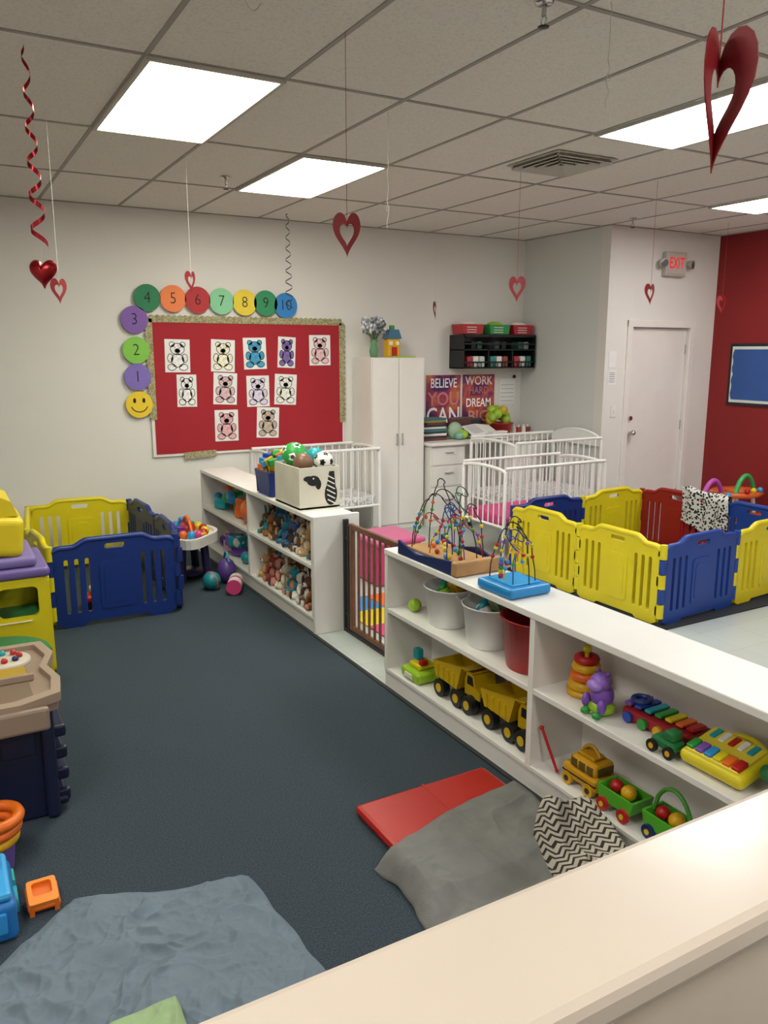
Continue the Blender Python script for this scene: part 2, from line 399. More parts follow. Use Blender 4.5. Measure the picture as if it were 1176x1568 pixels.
# ------------------------------------------------------------------ counter with drawers
b = B('changing_counter')
b.bx(4.335, 5.88, 6.72, YB-.012, .84, .87, white, .006); b.bx(4.36, 4.78, 6.77, YB-.012, .0, .84, white); b.bx(5.3, 5.86, 6.77, YB-.012, 0, .84, white)
for i, (z0, z1) in enumerate(((.64, .82), (.42, .62), (.08, .40))):
    b.bx(4.375, 4.765, 6.755, 6.77, z0, z1, white, .004); b.bx(4.52, 4.62, 6.735, 6.755, (z0+z1)/2+.03, (z0+z1)/2+.045, chrome, .004)
    b.bx(5.315, 5.845, 6.755, 6.77, z0, z1, white, .004)
b.bx(4.78, 5.3, YB-.04, YB-.012, 0, .84, white); b.bx(4.335, 5.88, YB-.025, YB-.012, .87, .95, white); b.done()
b = B('book_stack'); z = .872
for i in range(11):
    h = random.uniform(.014, .026); w = random.uniform(.24, .3); c = P(random.choice(['#27303f', '#6b3a34', '#3c6b70', '#d8d2c4', '#8a8f3a', '#22262e', '#1f5f6a']))
    b.box((4.52+random.uniform(-.01, .01), 7.04, z+h/2), (w, .2, h), c, .002, Matrix.Rotation(random.uniform(-.1, .1), 3, 'Z')); z += h
b.done()
b = B('counter_supplies'); z = .872
b.sph((4.79, 6.98, z+.09), (.09, .06, .09), P('#9bb59a')); b.sph((4.85, 6.92, z+.05), (.06, .06, .05), lime); b.sph((4.79, 6.9, z+.04), (.05, .05, .04), P('#7fae9a'))
b.done()
b = B('supply_box'); b.box((4.99, 7.17, z+.11), (.28, .04, .20), P('#5c3f3c'), .015); b.box((5.2, 7.18, z+.10), (.16, .04, .18), P('#303236'), .015); b.done()
b = B('open_binder'); b.bx(4.94, 5.28, 6.92, 7.1, z, z+.03, P('#9ca7a8'), .01)
for s in (-1, 1): b.box((5.11+s*.09, 6.95, z+.085), (.18, .24, .012), paper, .003, Matrix.Rotation(.35, 3, 'X') @ Matrix.Rotation(s*.12, 3, 'Y'))
for k in range(7): b.box((5.02, 6.87+k*.025, z+.067+k*.0092), (.13, .003, .001), ink, 0, Matrix.Rotation(.35, 3, 'X') @ Matrix.Rotation(-.12, 3, 'Y'))
b.done()
b = B('diaper_stack')
for i in range(4): b.box((5.2+.01*(i % 2), 6.78, z+.012+i*.02), (.2, .09, .02), white, .009)
b.done()
b = B('counter_basket'); b.lathe((5.46, 7.06, z), [(.001, 0), (.1, 0), (.13, .13), (.138, .13), (.138, .14), (.12, .135), (.001, .02)], red)
for i in range(14): a = i*.7; b.sph((5.42+.1*math.cos(a), 7.06+.06*math.sin(a), z+.17+.035*(i % 4)), .055, [lime, P('#b5a02c'), P('#8fae3a')][i % 3], n=8)
b.done()
b = B('supply_bottles')
for i, (x, hx) in enumerate(((5.63, '#d8d4cc'), (5.70, '#b03a3a'), (5.77, '#e8e4da'), (5.83, '#8a3a2e'))):
    b.cyl((x, 7.05, .872), (x, 7.05, .95), .026, P(hx)); b.cyl((x, 7.05, .95), (x, 7.05, .975), .012, white)
b.done()
pm = ramp_mat('sunset_poster_print', 'noise', 3.2, [(.3, '#1c1440'), (.42, '#4a2060'), (.5, '#a03a50'), (.57, '#c8703c'), (.66, '#2a1c4c')], .5)
pm2 = ramp_mat('galaxy_poster_print', 'noise', 3.8, [(.3, '#2c184c'), (.42, '#6a2450'), (.52, '#c85a3a'), (.6, '#6f3068'), (.72, '#1b1840')], .5)
def poster(x0, x1, m, lines):
    b = B('motivational_poster'); b.bx(x0, x1, YB-.008, YB-.002, .98, 1.53, m); c = (x0+x1)/2
    for tx, s, z, hx, sx in lines: b.text(tx, s, (c, YB-.010, z), X_, Z_, M('print_'+hx.strip('#'), hx, .7), sx)
    b.done()
poster(4.61, 5.05, pm, [('BELIEVE', .14, 1.44, '#f4f2f6', .72), ('YOU', .2, 1.27, '#d8808f', .95), ('CAN', .24, 1.09, '#ffffff', .85)])
poster(5.08, 5.51, pm2, [('WORK', .13, 1.46, '#efdfe6', .9), ('HARD', .11, 1.355, '#b8707a', .9), ('DREAM', .13, 1.22, '#ffffff', .8), ('BIG', .17, 1.07, '#d0988c', 1.1)])
b = B('calendar_sheet'); b.bx(5.58, 5.8, YB-.008, YB-.002, 1.2, 1.48, paper)
for i in range(5): b.bx(5.6, 5.78, YB-.0095, YB-.008, 1.23+i*.045, 1.233+i*.045, ink)
b.sph((5.77, YB-.03, 1.5), .02, dark); b.done()
b = B('hanging_organizer_shelf'); x0, x1, y0, y1 = 4.9, 5.86, 7.0, YB-.003
b.bx(x0, x1, YB-.02, y1, 1.6, 1.95, black)
for z in (1.6, 1.79): b.bx(x0, x1, y0, YB-.02, z, z+.012, black)
for x in (x0, 5.22, 5.54, x1-.012): b.bx(x, x+.012, y0, YB-.02, 1.6, 1.95 if x in (x0, x1-.012) else 1.8, black)
for z in (1.66, 1.85): b.bx(x0, x1, y0, y0+.01, z, z+.015, black)
b.bx(x0, x1, y0, y0+.012, 1.93, 1.955, black)
for i in range(3): 
    for k in range(5): b.bx(x0+.32*i+.05*k+.03, x0+.32*i+.05*k+.035, y0+.001, y0+.01, 1.6, 1.66, black)
b.done()
b = B('storage_bins')
for i, (x, hx) in enumerate(((5.03, '#b0282e'), (5.38, '#2f8a4a'), (5.7, '#a8242c'))):
    m = P(hx)
    b.shape([[(-.12, 0), (.12, 0), (.14, .1), (-.14, .1)]], (x, 7.12, 1.96), X_, Z_, .2, m)
    for k in range(3): b.bx(x-.08, x+.04, 7.012, 7.019, 1.975+k*.025, 1.982+k*.025, white)
    b.sph((x, 7.12, 2.06), (.1, .08, .035), white if i != 1 else lime, n=8)
b.done()
b = B('wipe_packages')
for i, x in enumerate((5.0, 5.08, 5.16, 5.3, 5.39, 5.47, 5.62, 5.71, 5.79)):
    b.box((x, 7.07, 1.672), (.068, .10, .115), [P('#a8323c'), white, P('#c9d6cf'), P('#3a8f86'), white, P('#8a4a3a'), P('#b8323c'), white, P('#2f7f6a')][i], .015)
for i, x in enumerate((5.05, 5.13, 5.36, 5.45, 5.68, 5.76)):
    b.box((x, 7.1, 1.842), (.06, .14, .08), [P('#1e2420'), P('#2a5a4a'), P('#3f4a52'), P('#20242a'), P('#2a5a4a'), P('#7c8a92')][i], .01)
b.done()

# ------------------------------------------------------------------ cribs
def crib(x0, x1, y0, y1, h, mm, arch=()):
    b = B('baby_crib'); zb = .32
    for x in (x0, x1):
        for y in (y0, y1):
            b.cyl((x, y, .045), (x, y, h-.03), .016, whitep); b.sph((x, y, .03), (.02, .028, .03), dark, n=10)
    for y in (y0, y1):
        b.cyl((x0, y, h-.0), (x1, y, h-.0), .014, whitep); b.cyl((x0, y, zb), (x1, y, zb), .012, whitep)
        n = int((x1-x0)/.075)
        for i in range(1, n): b.cyl((x0+(x1-x0)*i/n, y, zb), (x0+(x1-x0)*i/n, y, h), .007, whitep, n=6)
    for x in (x0, x1):
        ar = x in arch
        L = y1-y0; pts = [(x, y0+L*i/12, h-.03+(.09 if ar else .03)*math.sin(math.pi*i/12)**.6) for i in range(13)]
        b.tube(pts, .015, whitep, 8); b.cyl((x, y0, zb), (x, y1, zb), .012, whitep)
        n = int(L/.075)
        for i in range(1, n): b.cyl((x, y0+L*i/n, zb), (x, y0+L*i/n, h-.02), .006, whitep, n=6)
        if ar:
            b.shape([[(y0, h-.09)]+[(y0+L*i/12, h-.03+.09*math.sin(math.pi*i/12)**.6) for i in range(13)]+[(y1, h-.09)]], (x, 0, 0), Y_, Z_, .02, whitep)
    b.bx(x0+.02, x1-.02, y0+.02, y1-.02, zb-.01, zb+.09, mm, .03); b.done()
sheet = M('dotted_crib_sheet', '#cfcfd0', .9, var=.5, vs=40); pinks = M('pink_crib_sheet', '#c84a80', .9)
crib(2.62, 3.705, 6.66, 7.22, .87, sheet)
crib(4.10, 5.22, 5.22, 5.82, .82, pinks)
crib(4.75, 5.83, 5.9, 6.62, .93, sheet, (5.83,))

# ------------------------------------------------------------------ low shelves
def lowshelf(name, y0, y1, divs, z_mid=.455):
    b = B(name); x0, x1 = 2.004, 2.30
    b.bx(x0-.004, x1, y0, y1, .735, .765, white, .004)
    b.bx(x1-.012, x1, y0, y1, 0, .735, white)
    b.bx(x0+.006, x1-.012, y0, y1, 0, .085, white); b.bx(x0, x1-.012, y0, y1, .085, .105, white, .003)
    ds = sorted([y0+.015]+divs+[y1-.015])
    for y in ds: b.bx(x0, x1-.012, y-.015, y+.015, .105, .735, white)
    for a, c in zip(ds[:-1], ds[1:]): b.bx(x0, x1-.012, a+.015, c-.015, z_mid-.035, z_mid-.01, white, .003)
    return b
b = lowshelf('toy_shelf', .73, 3.55, [2.35, 1.13]); b.done()
b = lowshelf('toy_shelf', 4.47, 6.85, [5.66]); b.bx(1.998, 2.32, 4.44, 4.47, 0, .77, white, .004); b.done()
ZM = .446; ZB = .107

# ------------------------------------------------------------------ baby gate
b = B('baby_gate'); x = 2.215
b.box((x, 4.425, .38), (.035, .022, .72), dark, .004); b.box((x, 4.375, .36), (.028, .02, .70), dark, .004)
b.bx(x-.012, x+.012, 3.6, 4.35, .03, .06, brown, .004); b.bx(x-.012, x+.012, 3.6, 4.35, .69, .725, brown, .004)
b.bx(x-.014, x+.014, 4.32, 4.355, .03, .725, brown, .004); b.bx(x-.014, x+.014, 3.6, 3.635, .03, .725, brown, .004)
for i in range(1, 10): b.bx(x-.006, x+.006, 3.635+.0685*i-.009, 3.635+.0685*i+.009, .05, .70, brown, .002)
for z in (.12, .62): b.cyl((x, 4.35, z), (x, 4.438, z), .012, dark)
for z in (.12, .62): b.cyl((x, 3.552, z), (x, 3.6, z), .012, dark)
b.bx(x-.015, x+.015, 3.6, 4.436, 0, .02, dark)
b.done()

# ------------------------------------------------------------------ play yards
def yard_panel(b, p0, p1, h, m):
    p0 = Vector((*p0, 0)); p1 = Vector((*p1, 0)); d = p1-p0; L = d.length; u = d/L
    g = .018; w = L-2*g; top = []
    N = 30
    for i in range(N+1):
        t = i/N; q = min(1, max(0, (.5-abs(t-.5)-.16)/.12)); q = q*q*(3-2*q)
        e = min(1, min(t, 1-t)/.04)
        top.append((g+w*t, h-.045+.04*q-.02*(1-e)))
    outer = [(g, .03), (g+.06, .0), (g+.16, .0), (g+.2, .03), (g+w-.2, .03), (g+w-.16, 0), (g+w-.06, 0), (g+w, .03)]+top[::-1]
    holes = [rr(L/2, h-.06, .13, .035, .016)]
    for t in (.12, .2, .28, .72, .8, .88): holes.append(rr(L*t, (h-.12+.09)/2+.0, .028, h-.12-.1, .012))
    b.shape([outer]+holes, p0, u, Z_, .03, m)
    b.shape([rr(L/2, h*.45, L*.26, h*.55, .03)], p0, u, Z_, .042, m)
    b.shape([rr(L/2, h*.45, L*.19, h*.42, .03)], p0, u, Z_, .048, m)
    b.tube([p0+u*a+Z_*(c-.005) for a, c in top], .021, m, 8)
    for i, z in enumerate((.06, .16, .26, .36, .46)):
        q = p0 if i % 2 else p1
        b.cyl(q+Z_*z, q+Z_*(z+.095), .024, m, n=10)
        b.box(q+Z_*(z+.0475)+(u if i % 2 else -u)*.02, (.03, .03, .07), m, .004, Matrix.Rotation(math.atan2(u.y, u.x), 3, 'Z'))
blu2 = P('#112d74'); redp = P('#90131a')
b = B('play_yard'); hp = .585
c = [(4.03, 5.02), (4.03, 4.245), (4.03, 3.47), (4.815, 3.52), (5.6, 3.58), (5.62, 4.34), (5.58, 5.1), (4.82, 5.06)]
for i, m in enumerate((yel, yel, P('#183e8e'), yel, P('#183e8e'), redp, yel, blu2)):
    yard_panel(b, c[i], c[(i+1) % 8], hp, m)
b.done()
b = B('play_yard_floor_mat'); b.bx(3.97, 5.75, 3.4, 5.1, 0.0, .012, M('dark_mat', '#1b2028', .8), .004); b.done()
b = B('play_yard')
for p, q, m in (((.56, 5.36), (1.37, 5.35), blu2), ((1.39, 5.35), (1.42, 6.1), blu2), ((1.42, 6.1), (1.38, 6.85), blu2), ((1.38, 6.86), (.6, 6.93), yel), ((.5, 5.98), (.56, 5.36), yel), ((.6, 6.93), (.5, 6.0), yel)):
    yard_panel(b, p, q, hp, m)
b.done()

def vor(p):
    d, _ = noise.voronoi(p); return d[1]-d[0]
def cloth(name, cor, mat, base=lambda x, y: 0, amp=.02, fs=5, n=70, wob=.03, seed=0, th=.006, big=0, crisp=1.6, oct_=3, stretch=.6, warp=1.3, fall=.5, bf=3.1, pw=1.5, uvz=False, ef=12, rnd=0):
    V = []; F = []; UVs = []; cs = [Vector(c) for c in cor]
    for j in range(n+1):
        for i in range(n+1):
            s = i/n; t = j/n; s0, t0 = s, t
            if rnd:   # round the quad towards an oval
                a_, b_ = 2*s-1, 2*t-1
                s = .5+.5*(a_*(1-rnd)+rnd*a_*math.sqrt(1-b_*b_/2)); t = .5+.5*(b_*(1-rnd)+rnd*b_*math.sqrt(1-a_*a_/2))
            p = (cs[0]*(1-s)+cs[1]*s)*(1-t)+(cs[3]*(1-s)+cs[2]*s)*t
            q = Vector((p.x*3, p.y*3, seed)); w = noise.noise_vector(q); w2 = noise.noise_vector(q*3.3)
            p = p+Vector((w.x, w.y))*wob*1.4+Vector((w2.x, w2.y))*wob*.6
            r = 0; a = 1; f = fs
            wv = noise.noise_vector(Vector((p.x*2.5, p.y*2.5, seed+5)))+.4*noise.noise_vector(Vector((p.x*7, p.y*7, seed+8)))
            for k in range(oct_):
                ang = .5+k*1.0; ca, sa = math.cos(ang), math.sin(ang)
                px = (p.x*ca-p.y*sa)*f+wv.x*warp; py = (p.x*sa+p.y*ca)*f*stretch+wv.y*warp
                msk = .3+.7*max(0, min(1, .55+1.6*noise.noise(Vector((p.x*3, p.y*3, seed+31+k)))))
                r += a*msk*max(0, 1-vor(Vector((px, py, seed+k*7)))*crisp)**pw; a *= fall; f *= 1.8
            ed = min(s0, 1-s0, t0, 1-t0); e = min(1, ed*ef); e = math.sin(e*1.5708)
            zz = amp*r*(.15+.85*e)+big*max(0, .35*(ef < 10)+noise.noise(Vector((p.x*bf, p.y*bf, seed+20))))*e
            V.append((p.x, p.y, base(p.x, p.y)+th+zz))
            if uvz: UVs.append((p.x+.6*zz+.015*w2.x, p.y+.9*zz+.015*w2.y))
    for j in range(n):
        for i in range(n): k = j*(n+1)+i; F.append((k+n+1, k+n+2, k+1, k))
    per = [i for i in range(n+1)]+[j*(n+1)+n for j in range(1, n+1)]+[n*(n+1)+i for i in range(n-1, -1, -1)]+[j*(n+1) for j in range(n-1, 0, -1)]
    o = len(V)
    for k in per:
        x, y, z = V[k]; V.append((x, y, base(x, y)+.001))
        if uvz: UVs.append(UVs[k])
    for i in range(len(per)): k = (i+1) % len(per); F.append((per[i], per[k], o+k, o+i))
    me = bpy.data.meshes.new(name); me.from_pydata(V, [], F); me.materials.append(mat)
    if uvz:
        uv = me.uv_layers.new()
        for l in me.loops: uv.data[l.index].uv = UVs[l.vertex_index]
    for p in me.polygons: p.use_smooth = True
    ob = bpy.data.objects.new(name, me); COL.objects.link(ob); return ob
leo = ramp_mat('leopard_print', 'voronoi', 45, [(0, '#1b1a1c'), (.45, '#cfcbc6')], .9, True)
b = B('leopard_blanket'); V = []; F = []
n = 20
for j in range(31):
    for i in range(n+1):
        s = i/n; t = j/30; y = 4.2+.46*s; x0 = 5.61
        d = (t-.45)*.75
        off = .03+.012*math.sin(s*19+d*4)+.01*math.sin(s*9)
        if d < -.03: X = x0-off-.03*abs(d); z = .60+.03-abs(d)
        elif d > .03: X = x0+off; z = .63-abs(d)
        else: X = x0+off*d/.03; z = .60+.012*math.cos(d*40)+.01
        V.append((X, y+.02*math.sin(d*7), z-.05*math.sin(s*5)*(abs(d) > .03)))
for j in range(30):
    for i in range(n): k = j*(n+1)+i; F.append([k, k+1, k+n+2, k+n+1])
b.add(V, F, leo, True); b.done()

def walker(x, y, m1, m2, m3):
    b = B('baby_walker'); b.at(x, y, 0)
    b.lathe((0, 0, .1), [(.001, 0), (.28, 0), (.3, .03), (.28, .06), (.001, .06)], m1, 20, 1, .8)
    for a in range(4): q = (math.cos(.8+a*1.57)*.22, math.sin(.8+a*1.57)*.18); b.sph((q[0], q[1], .04), .04, dark, n=8); b.cyl((q[0], q[1], .05), (q[0]*.8, q[1]*.8, .36), .02, m2)
    b.lathe((0, 0, .34), [(.12, 0), (.27, 0), (.29, .03), (.26, .05), (.12, .04), (.12, 0)], m1, 20, 1, .85)
    b.tube([(-.14+.28*i/12, -.1, .38+.17*math.sin(math.pi*i/12)**.7) for i in range(13)], .024, m3, 8)
    for k in range(3): b.sph((-.1+k*.1, -.2, .41), .03, [red, yel, sky][k], n=8)
    b.done()
walker(6.55, 5.2, P('#6b2a2e'), white, P('#b44ba8')); walker(7.1, 5.25, P('#d0602a'), white, P('#35a85a'))

# ------------------------------------------------------------------ hanging decorations
strm = M('red_thread', '#8c2026', .7); strw = M('white_thread', '#c9c6c0', .7)
def fheart(b, w, h, pos, a, fold, m=heartm, th=.002, k=.5):
    for sg in (-1, 1):
        ux = Vector((math.cos(a+fold*sg), math.sin(a+fold*sg), 0)); N = 18
        o = [hp_(math.pi*i/N, w, h) for i in range(N+1)]; inn = [hp_(math.pi*i/N, w*k, h*k) for i in range(N, -1, -1)]
        b.shape([[(sg*x, y) for x, y in o+inn]], pos, ux, Z_, th, m)
def hang_heart(x, y, z, h, ang, sm=None, fold=.25, w=.68, zt=H-.006):
    b = B('hanging_paper_heart'); fheart(b, h*w, h, (x, y, z), ang, fold)
    b.cyl((x, y, z+h*.2), (x, y, zt), .0011, sm or strm, n=5); b.done()
ya = -math.radians(29.4)
hang_heart(1.51, 2.98, 2.235, .17, ya+.15)
hang_heart(3.64, 4.57, 2.205, .175, ya-.2)
hang_heart(4.67, 4.31, 2.19, .15, ya+.5)
hang_heart(4.36, 6.72, 2.17, .17, ya+1.25, strw, .15)
hang_heart(1.52, 5.20, 2.215, .13, ya+.95, strw)
hang_heart(.645, 4.62, 2.09, .13, ya+.7, strw)
hang_heart(6.74, 5.32, 2.22, .17, ya+.3)
b = B('hanging_paper_heart'); x, y, z = 1.072, .885, 2.143
fheart(b, .145, .19, (x, y, z), math.radians(-36), math.radians(-60), k=.48)
b.cyl((x, y, z+.03), (x, y, H-.006), .0012, strm, n=5); b.done()
def spiral(x, y, z0, turns, r, m, w=.01):
    b = B('spiral_streamer'); V = []; F = []; n = turns*14
    for i in range(n+1):
        t = i/n; a = t*turns*6.283; z = H-.008-(H-.008-z0)*t; rr_ = r*(.35+.65*t)*(1 if t > .04 else 0)
        c = Vector((x+math.cos(a)*rr_, y+math.sin(a)*rr_, z)); V += [c+Vector((0, 0, w*.8)), c-Vector((0, 0, w*.8))]
    V[0] = V[0]-Vector((0, 0, w*.8)); V[2] = V[2]-Vector((0, 0, w*.6))
    for i in range(n): F.append([2*i, 2*i+1, 2*i+3, 2*i+2])
    b.add(V, F, m, True); b.done()
foil = M('red_foil', '#8c0e18', .25, .6)
spiral(.45, 3.66, 2.2, 6, .032, foil, .014)
spiral(2.83, 6.72, 2.14, 9, .035, dark, .006)
b = B('foil_heart_balloon'); x, y, z = .455, 3.66, 2.09
bm_pts = heart(.115, .115, n=40)
ux = Vector((math.cos(ya), math.sin(ya), 0)); nn = ux.cross(Z_); V = []; F = []
K = 8
for sgn in (1, -1):
    o = len(V)
    for k in range(K+1):
        f = k/K
        for (px, pz) in bm_pts: V.append(Vector((x, y, z))+ux*px*f+Z_*(pz*f+.01*(1-f))+nn*sgn*.028*math.sqrt(max(0, 1-f*f)))
    for k in range(K):
        for i in range(40): F.append([o+k*40+i, o+k*40+(i+1) % 40, o+(k+1)*40+(i+1) % 40, o+(k+1)*40+i])
b.add(V, F, foil, True); b.cyl((x, y, z+.03), (x, y, 2.21), .001, strw, n=5); b.done()
def wstring(x, y, z0):
    b = B('hanging_string'); b.tube([(x+.004*math.sin(i*1.3), y+.004*math.cos(i*1.1), H-.006-(H-.006-z0)*i/24) for i in range(25)], .0014, strw, 5)
    b.tor((x, y, z0+.1), .012, .001, strw, (1, .3, 0), 12, 4); b.done()
wstring(2.17, 3.81, 2.41); wstring(2.2, 2.29, 2.63)
b = B('ceiling_hook'); b.tube([(1.11-.03+.06*i/10, 2.9, H-.006-.03*math.sin(math.pi*i/10)) for i in range(11)], .0018, strw, 6); b.done()

# ------------------------------------------------------------------ floor textiles
blanket = M('blue_grey_cotton', '#667480', .9, var=.08, vs=10, bump=.1, bs=300)
cloth('crumpled_blanket', [(.25, 2.54), (.80, 2.36), (.88, 1.52), (-.42, 1.9)], blanket, amp=.028, fs=5.0, n=240, wob=.02, seed=3, big=.06, crisp=1.5, oct_=4, stretch=.45, warp=1.5, fall=.6, bf=4.0, pw=1.8)
cloth('green_cloth', [(.25, 1.86), (.42, 1.88), (.45, 1.62), (.2, 1.62)], M('pale_green_cotton', '#8fa67c', .9), base=lambda x, y: .075, amp=.015, fs=9, n=60, wob=.02, seed=9)
b = B('nap_mat'); mr = M('red_vinyl_mat', '#a8201a', .35, var=.05, bump=.15, bs=12)
b.box((1.6, 2.235, .022), (.62, .58, .042), mr, .018); b.box((1.6, 2.235, .0225), (.012, .57, .0435), mr); b.done()
def matbase(x, y):
    sx = min(1, max(0, (x-1.2)/.07))*min(1, max(0, (2.0-x)/.07)); sy = min(1, max(0, (y-1.84)/.08)); return .048*sx*sy
cloth('grey_blanket', [(1.20, 2.2), (1.93, 2.36), (1.9, 1.5), (1.2, 1.62)], M('grey_fleece', '#70706d', .95, var=.1, vs=12, bump=.25, bs=200), base=matbase, amp=.02, fs=3.4, n=150, wob=.025, seed=12, big=.035, crisp=1.5, oct_=3, stretch=.4, warp=1.7)
chev = chevron_mat('chevron_print', '#bfb6a7', '#33302e', 42, 21, .8)
cloth('chevron_blanket', [(1.69, 2.03), (1.965, 2.06), (1.975, 1.62), (1.69, 1.66)], chev, base=lambda x, y: matbase(x, y)+.02, amp=.055, fs=6.5, n=170, wob=.012, seed=41, th=.004, big=.17, crisp=1.15, oct_=2, stretch=.45, warp=1.2, fall=.5, bf=6, pw=1.0, uvz=True, ef=4.5, rnd=.9)

# ------------------------------------------------------------------ toys on right shelf
def bin_(name, x, y, z, r, h, m, toys, k=1.0):
    b = B(name); b.lathe((x, y, z), [(.001, 0), (r*.78, 0), (r*.8, .005), (r, h), (r*1.05, h), (r*1.05, h+.008), (r*.97, h+.006), (r*.76, .012), (.001, .01)], m, 28, .92, 1.05)
    for s_ in (-1, 1): b.tube([(x-.035+.07*i/8, y+s_*r*1.06, z+h-.01+.0*i-.025*math.sin(math.pi*i/8)) for i in range(9)], .004, m, 5)
    for i, mt in enumerate(toys):
        a = i*2.4; rr_ = r*.5*(i % 3)/2; q = (x+math.cos(a)*rr_, y+math.sin(a)*rr_, z+h-.03+.025*(i % 4))
        t = i % 4
        if t == 0: b.sph(q, r*.36, mt, n=12)
        elif t == 1: b.tor(q, r*.36, r*.12, mt, (math.cos(a), math.sin(a), .8), 16, 8)
        elif t == 2: b.box(q, (r*.6, r*.4, r*.5), mt, .012, Matrix.Rotation(a, 3, 'Z') @ Matrix.Rotation(.5, 3, 'X'))
        else: b.cyl(q, (q[0]+r*.3, q[1]-r*.3, q[2]+r*.35), r*.2, mt)
    b.done()
wb = P('#dededc')
bin_('toy_bin', 2.145, 3.16, ZM, .122, .19, wb, [yel, green, yel2, yel, lime, yel2, sky, yel])
bin_('toy_bin', 2.145, 2.83, ZM, .122, .19, wb, [green, teal, P('#7a8f6a'), P('#2a4a86'), white, P('#5a7a5a')])
bin_('toy_bucket', 2.145, 2.52, ZM, .135, .22, P('#a01519'), [])
b = B('play_fruit'); b.sph((2.1, 3.40, ZM+.035), .035, lime); b.sph((2.2, 3.36, ZM+.03), .03, red); b.done()

def dump_truck(name, x, y, z, s, yaw=0):
    b = B(name).at(x, y, z, yaw, s); yb = P('#c8a60e')
    b.bx(-.045, .045, -.17, .17, .055, .08, black, .005)
    for yy in (-.115, .03, .12):
        for sx in (-1, 1):
            b.cyl((sx*.055, yy, .045), (sx*.092, yy, .045), .045, black, n=20); b.cyl((sx*.09, yy, .045), (sx*.095, yy, .045), .022, yb, n=14)
    b.shape([[(-.18, .17), (-.15, .1), (.03, .09), (.07, .215), (.13, .225), (.13, .218), (.055, .205), (.02, .108), (-.145, .115), (-.168, .175)]], (0, 0, 0), Y_, Z_, .17, yb)
    for sx in (-1, 1): b.shape([[(-.18, .17), (-.15, .1), (.03, .09), (.07, .215)]], (sx*.083, 0, 0), Y_, Z_, .008, yb)
    for k in range(4):
        for sx in (-1, 1): b.bx(sx*.09-.003, sx*.09+.003, -.14+k*.045, -.125+k*.045, .1, .165, yb)
    b.shape([[(.06, .08), (.18, .08), (.18, .12), (.145, .13), (.13, .19), (.075, .19), (.06, .15)]], (0, 0, 0), Y_, Z_, .12, yb)
    b.shape([[(.08, .135), (.132, .135), (.122, .178), (.084, .178)]], (0, 0, 0), Y_, Z_, .123, black)
    b.bx(-.055, .055, .178, .19, .06, .1, black, .004)
    b.bx(-.07, .07, .05, .13, .193, .203, yb, .003)
    b.done()
dump_truck('toy_dump_truck', 2.14, 2.97, ZB, 1.0, math.pi)
dump_truck('toy_dump_truck', 2.14, 2.57, ZB, 1.0, math.pi)
b = B('toy_push_cart').at(2.1, 3.32, ZB)
b.bx(-.08, .07, -.09, .09, .0, .06, lime, .02); b.bx(-.05, .05, -.05, .05, .06, .09, yel, .01); b.box((0, .04, .12), (.04, .05, .06), teal, .01); b.box((-.02, -.04, .1), (.04, .03, .03), red, .006); b.bx(-.085, -.075, -.03, .04, .015, .04, white); b.done()

b = B('stacking_rings').at(2.16, 2.2, ZM)
b.lathe((0, 0, 0), [(.001, 0), (.072, 0), (.075, .02), (.001, .025)], yel2); z = .04
for R_, r_, m in ((.05, .022, yel2), (.046, .02, orange), (.04, .019, yel2), (.034, .018, red)): b.tor((0, 0, z), R_, r_, m, n=24); z += r_*1.7
b.cyl((0, 0, 0), (0, 0, .19), .014, yel, .008); b.sph((0, 0, .185), .018, yel); b.done()
b = B('toy_hippo_figure').at(2.08, 2.03, ZM)
b.sph((0, 0, .03), (.05, .055, .03), lime); b.sph((0, 0, .075), (.045, .045, .05), purple); b.sph((-.01, 0, .13), (.038, .042, .036), P('#8a63c0')); b.sph((-.04, 0, .12), (.025, .036, .022), P('#9b78cc'))
for s_ in (-1, 1): b.sph((.0, s_*.025, .163), .01, purple, n=8); b.sph((-.03, s_*.015, .148), .006, black, n=6); b.sph((-.04, s_*.04, .05), (.02, .015, .03), purple, n=8); b.sph((-.05, s_*.03, .016), (.025, .016, .015), green, n=8)
b.done()
b = B('toy_xylophone').at(2.18, 1.83, ZM, .0)
b.bx(-.06, .08, -.16, .14, .0, .05, P('#9c2029'), .015)
for i in range(7): b.box((.01, .12-i*.043, .062), (.12-.008*i, .03, .012), [purple, P('#2c4aa8'), teal, green, yel, orange, red][i], .004)
for i in range(4): b.cyl((-.062, .1-i*.07, .022), (-.075, .1-i*.07, .022), .02, [P('#2c4aa8'), green, yel2, red][i])
b.tor((.0, .1, .075), .03, .01, P('#26407c')); b.done()
b = B('toy_tractor').at(2.06, 1.70, ZM)
b.bx(-.03, .03, -.05, .05, .02, .055, P('#1f6f3c'), .01); b.bx(-.025, .025, -.04, .0, .055, .09, P('#1f6f3c'), .008)
for yy in (-.035, .035):
    for s_ in (-1, 1): b.cyl((s_*.03, yy, .022), (s_*.042, yy, .022), .022, black); b.cyl((s_*.041, yy, .022), (s_*.044, yy, .022), .01, yel2)
b.done()
b = B('toy_keyboard').at(2.13, 1.52, ZM)
R = Matrix.Rotation(-.25, 3, 'Y')
b.box((0, 0, .05), (.19, .24, .05), yel, .022, R); b.box((-.01, 0, .073), (.15, .2, .02), P('#e4d03a'), .01, R)
for i in range(6): b.box((-.055, -.085+i*.034, .071), (.05, .028, .02), [red, orange, yel, sky, purple, green][i], .004, R)
for i in range(5): b.box((.03, -.07+i*.035, .093), (.05, .022, .012), [teal, white, red, white, teal][i], .004, R)
b.tube([(.08+.03*math.sin(math.pi*i/10), -.08+.16*i/10, .075+.01*math.sin(math.pi*i/10)) for i in range(11)], .01, yel, 8); b.done()
b = B('toy_dinosaur').at(2.12, 1.29, ZM)
